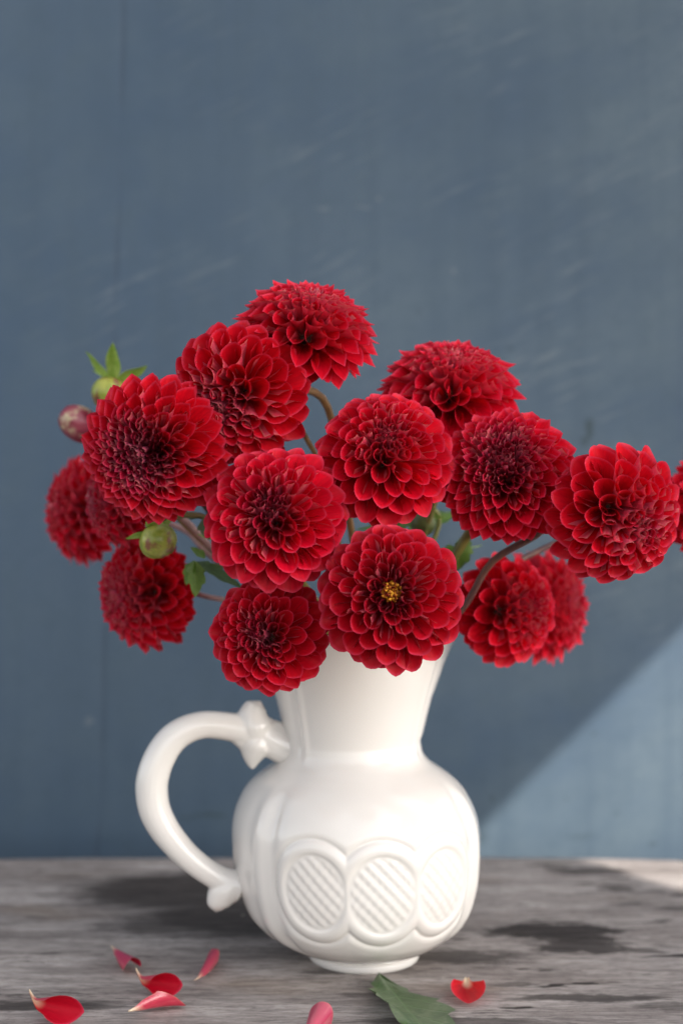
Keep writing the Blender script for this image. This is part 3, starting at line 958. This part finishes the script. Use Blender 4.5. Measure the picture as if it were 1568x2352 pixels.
# ------------------------------------------------------------------ leaves on the stems
LEAVES = [
    # root, base, tip, up, width px, material, teeth
    (13, (446, 1290, .87), (452, 1372, .865), (.5, -.7, .3), 46, M_LEAF, 3),
    (13, (446, 1292, .87), (424, 1345, .872), (-.4, -.8, .3), 34, M_LEAF, 3),
    (15, (448, 1292, .88), (560, 1345, .865), (.2, -.5, .9), 44, M_LEAFD, 4),
    (15, (470, 1282, .885), (438, 1255, .885), (.0, -.6, .8), 24, M_LEAF, 2),
    (2, (470, 1192, .87), (482, 1240, .87), (.3, -.9, .2), 44, M_LEAFD, 2),
    (2, (430, 1190, .868), (470, 1186, .866), (.0, -.5, .8), 26, M_LEAFD, 2),
    (2, (455, 1228, .875), (520, 1250, .880), (.1, -.5, .9), 18, M_BUDG, 0),
    (5, (930, 1215, .95), (812, 1208, .96), (0, -.35, .9), 52, M_LEAF, 4),
    (5, (905, 1215, .94), (985, 1150, .94), (-.3, -.8, .5), 56, M_LEAF, 4),
    (5, (940, 1215, .955), (1060, 1172, .96), (0, -.6, .8), 50, M_LEAF, 4),
    (5, (720, 1078, .90), (742, 1045, .90), (-.3, -.8, .5), 30, M_LEAFD, 3),
    (6, (1062, 1232, .92), (1050, 1318, .925), (.5, -.8, .1), 58, M_LEAF, 4),
    (6, (1050, 1270, .93), (1000, 1262, .94), (0, -.6, .8), 40, M_LEAF, 3),
    (6, (1060, 1268, .93), (1106, 1248, .935), (0, -.4, .9), 9, M_BRACT, 0),
    (7, (1258, 1178, .87), (1242, 1196, .87), (.2, -.9, .3), 24, M_BUDG, 0),
]
for k, (ri, a, b, up, w, mt, teeth) in enumerate(LEAVES):
    add_leaf(ROOTS[ri], at(*a), at(*b), up, w / FPX * a[2], mt, teeth, .30, .08, k)

# ------------------------------------------------------------------ buds
def build_bud(center, axis, rx, ry, mat, nsep, sep_len, sep_w, sep_open, label, stem_pts, stem_mat, sr, seed, bracts=True, lobes=6):
    """axis points from the stem to the bud's tip"""
    foot = Vector(stem_pts[-1])
    root = empty('dahlia_bud', foot)
    tag(root, label, 'flower bud', 'unopened dahlia buds in the jug')
    rng = random.Random(seed)
    axis = Vector(axis).normalized()
    q = axis.to_track_quat('Z', 'Y').to_matrix().to_4x4()
    base = Matrix.Translation(center - foot) @ q
    V, UV = [], []
    nu, nv = 17, 36
    for i in range(nu):
        t = math.pi * i / (nu - 1)
        for j in range(nv):
            a = 2 * math.pi * j / nv
            k = 1 + 0.07 * abs(math.sin(lobes * a / 2 + 1.2 * math.cos(t))) * math.sin(t)
            rr = rx * math.sin(t) ** 0.9 * k
            V.append(base @ Vector((rr * math.cos(a), rr * math.sin(a), ry * math.cos(t))))
    link('bud', mesh_from('bud', V, grid_faces(nu, nv, wrap=True, flip=True)), mat, root)
    # overlapping scales on the bud
    for j in range(lobes):
        a = 2 * math.pi * j / lobes + seed
        pV, uv = [], []
        for u in np.linspace(0, 1, 9):
            tt = math.pi * (0.93 - 0.78 * u)
            hw = 0.62 * math.sin(math.pi * min(1, 0.25 + 0.75 * u)) ** .6 if u < 1 else 0.0
            for v in np.linspace(-1, 1, 7):
                aa = a + hw * v
                rr = (rx * math.sin(tt) ** 0.9) * (1.085 + .02 * (j % 2)) - .0004 * abs(v)
                pV.append(base @ Vector((rr * math.cos(aa), rr * math.sin(aa), ry * 1.05 * math.cos(tt))))
        link('scale', mesh_from('scale', pV, grid_faces(9, 7)), mat, root)
    for j in range(nsep):
        a = 2 * math.pi * j / nsep + seed * .7
        side = (q @ Vector((math.cos(a), math.sin(a), 0)))
        p0 = Vector(center) - axis * ry * 0.93 + side * rx * 0.22
        d = (side * math.cos(sep_open) - axis * math.sin(sep_open)).normalized()
        up = axis
        o = add_leaf(root, p0, p0 + d * sep_len * rng.uniform(.85, 1.1), up, sep_w * rng.uniform(.85, 1.1), M_BRACT, 0, .35, -0.18, j, 'sepal')
    build_stem(root, stem_pts, sr, stem_mat, 24)
    return root

foot = lambda x, y: Vector((x, y, .07))
c = at(184, 974, .955)
build_bud(c, (-.62, -.25, -.05 + .45), .0112, .0148, M_BUDR, 5, .012, .006, .9,
          'red and cream striped bud at far left, above the leftmost dahlia',
          [c - Vector((-.62, -.25, .4)).normalized() * .012, at(235, 1000, .96), at(330, 1110, .95), at(560, 1330, .94), Vector((.0, .93, .2)), foot(.0, .925)], M_STG, .0022, 2)
c = at(252, 905, .94)
ax = Vector((-.25, -.35, -.80))
build_bud(c, ax, .0112, .0105, M_BUDG, 6, .0270, .0130, .62,
          'green nodding bud with a star of upturned sepals at upper left',
          [c - ax.normalized() * .009, at(285, 880, .945), at(325, 895, .95), at(380, 1010, .95), at(580, 1320, .94), Vector((.002, .935, .2)), foot(.002, .93)], M_STR, .0022, 3)
c = at(364, 1243, .845)
ax = Vector((.45, -.35, -.75))
build_bud(c, ax, .0105, .0098, M_BUDG, 4, .0145, .0105, .25,
          'plump yellow-green bud hanging under the dark-hearted quilled dahlia',
          [c - ax.normalized() * .009, at(345, 1205, .852), at(385, 1188, .855), at(470, 1188, .87), at(560, 1260, .89), Vector((-.004, .905, .2)), foot(-.004, .91)], M_STG, .0021, 1)
c = at(972, 1202, .93)
ax = Vector((-.15, -.45, -.85))
build_bud(c, ax, .0078, .0082, M_BUDD, 6, .0105, .0075, .1,
          'small dark green bud above the yellow-eyed dahlia, between stems',
          [c - ax.normalized() * .007, at(960, 1180, .935), at(990, 1165, .94), at(1000, 1230, .945), Vector((.022, .94, .2)), foot(.022, .935)], M_STG, .0018, 4)

# ------------------------------------------------------------------ fallen petals and leaf on the table
def fallen(x0, y0, x1, y1, r1, ph, bend, point, cut, up, hook, label, seed, colr=(0.50, 0.004, 0.022), wave=0.5):
    """base of the petal at (x0, y0), tip at (x1, y1) on the table; up is where its hollow side looks"""
    a, b = on_table(x0, y0), on_table(x1, y1)
    L = (b - a).length
    me = petal_mesh('fallen_petal', L, r1, ph, bend, point, cut, seed, 18, 19, 0.20, wave)
    M = frame(Vector((0, 0, 0)), b - a, up)
    pts = []
    for v in me.vertices:
        u = v.co.y / L
        k = max(0.0, 1 - u / 0.26)
        p = Vector((v.co.x * (1 - .62 * k), v.co.y, v.co.z * (1 - .62 * k)))
        p = M @ p
        p.z += hook * k * k
        pts.append(p)
    zmin = min(p.z for p in pts)
    for v, p in zip(me.vertices, pts): v.co = (p.x, p.y, p.z - zmin)
    me.update()
    me.materials.append(M_FALLEN)
    o = bpy.data.objects.new('fallen_petal', me)
    C.objects.link(o)
    o.location = (a.x, a.y, 0.0002)
    o.color = (*colr, 1)
    tag(o, label, 'petal', 'petals fallen on the table')
    return o
fallen(256, 2198, 306, 2238, .0056, 2.0, .05, -.2, .15, (.1, .25, -1), .000, 'short folded pink petal lying alone below the dark knot, left of the jug', 3, (.46, .010, .060))
fallen(446, 2278, 496, 2206, .0044, 2.3, .06, .4, .30, (.55, .1, -1), .001, 'long narrow twisted petal with a pale midrib, nearest the jug on its left', 5, (.50, .012, .05), 1.4)
fallen(314, 2270, 412, 2290, .0076, 2.6, .04, .25, .42, (.1, -1, .10), .0055, 'upper of two overlapping curled petals lying left of the jug', 7)
fallen(296, 2344, 410, 2312, .0085, 1.75, .10, .7, .45, (-.15, .75, .75), .0005, 'lower of two overlapping petals, paler with a white base', 9)
fallen(70, 2330, 184, 2352, .0088, 2.45, .04, .5, .50, (.1, -1, .15), .0065, 'curled petal with white hooked base in the lower left corner', 11)
fallen(694, 2410, 742, 2346, .0072, 2.0, .10, -.2, .20, (.2, .3, -1), .002, 'pink and white striped petal cut by the bottom edge', 13, (.58, .03, .09))
fallen(1072, 2258, 1073, 2314, .0128, 1.55, -.08, .0, .50, (0, -.45, 1), .0030, 'single round red cupped petal right of the fallen green leaf', 15, (.62, .003, .012), .15)

a, b = on_table(874, 2252), on_table(1022, 2440)
me = leaf_mesh('leaf_blade', (b - a).length * 1.0, .043, 5, .22, -.01, 6, .10, 1.15)
o = bpy.data.objects.new('fallen_leaf', me); C.objects.link(o)
me.materials.append(M_LEAFT)
M = frame(a, b, (.22, -.10, 1))
zmin = min((M @ v.co).z for v in me.vertices)
o.matrix_basis = Matrix.Translation((0, 0, -zmin + .0004)) @ M
tag(o, 'green toothed leaf fallen on the table before the foot of the jug', 'leaf')
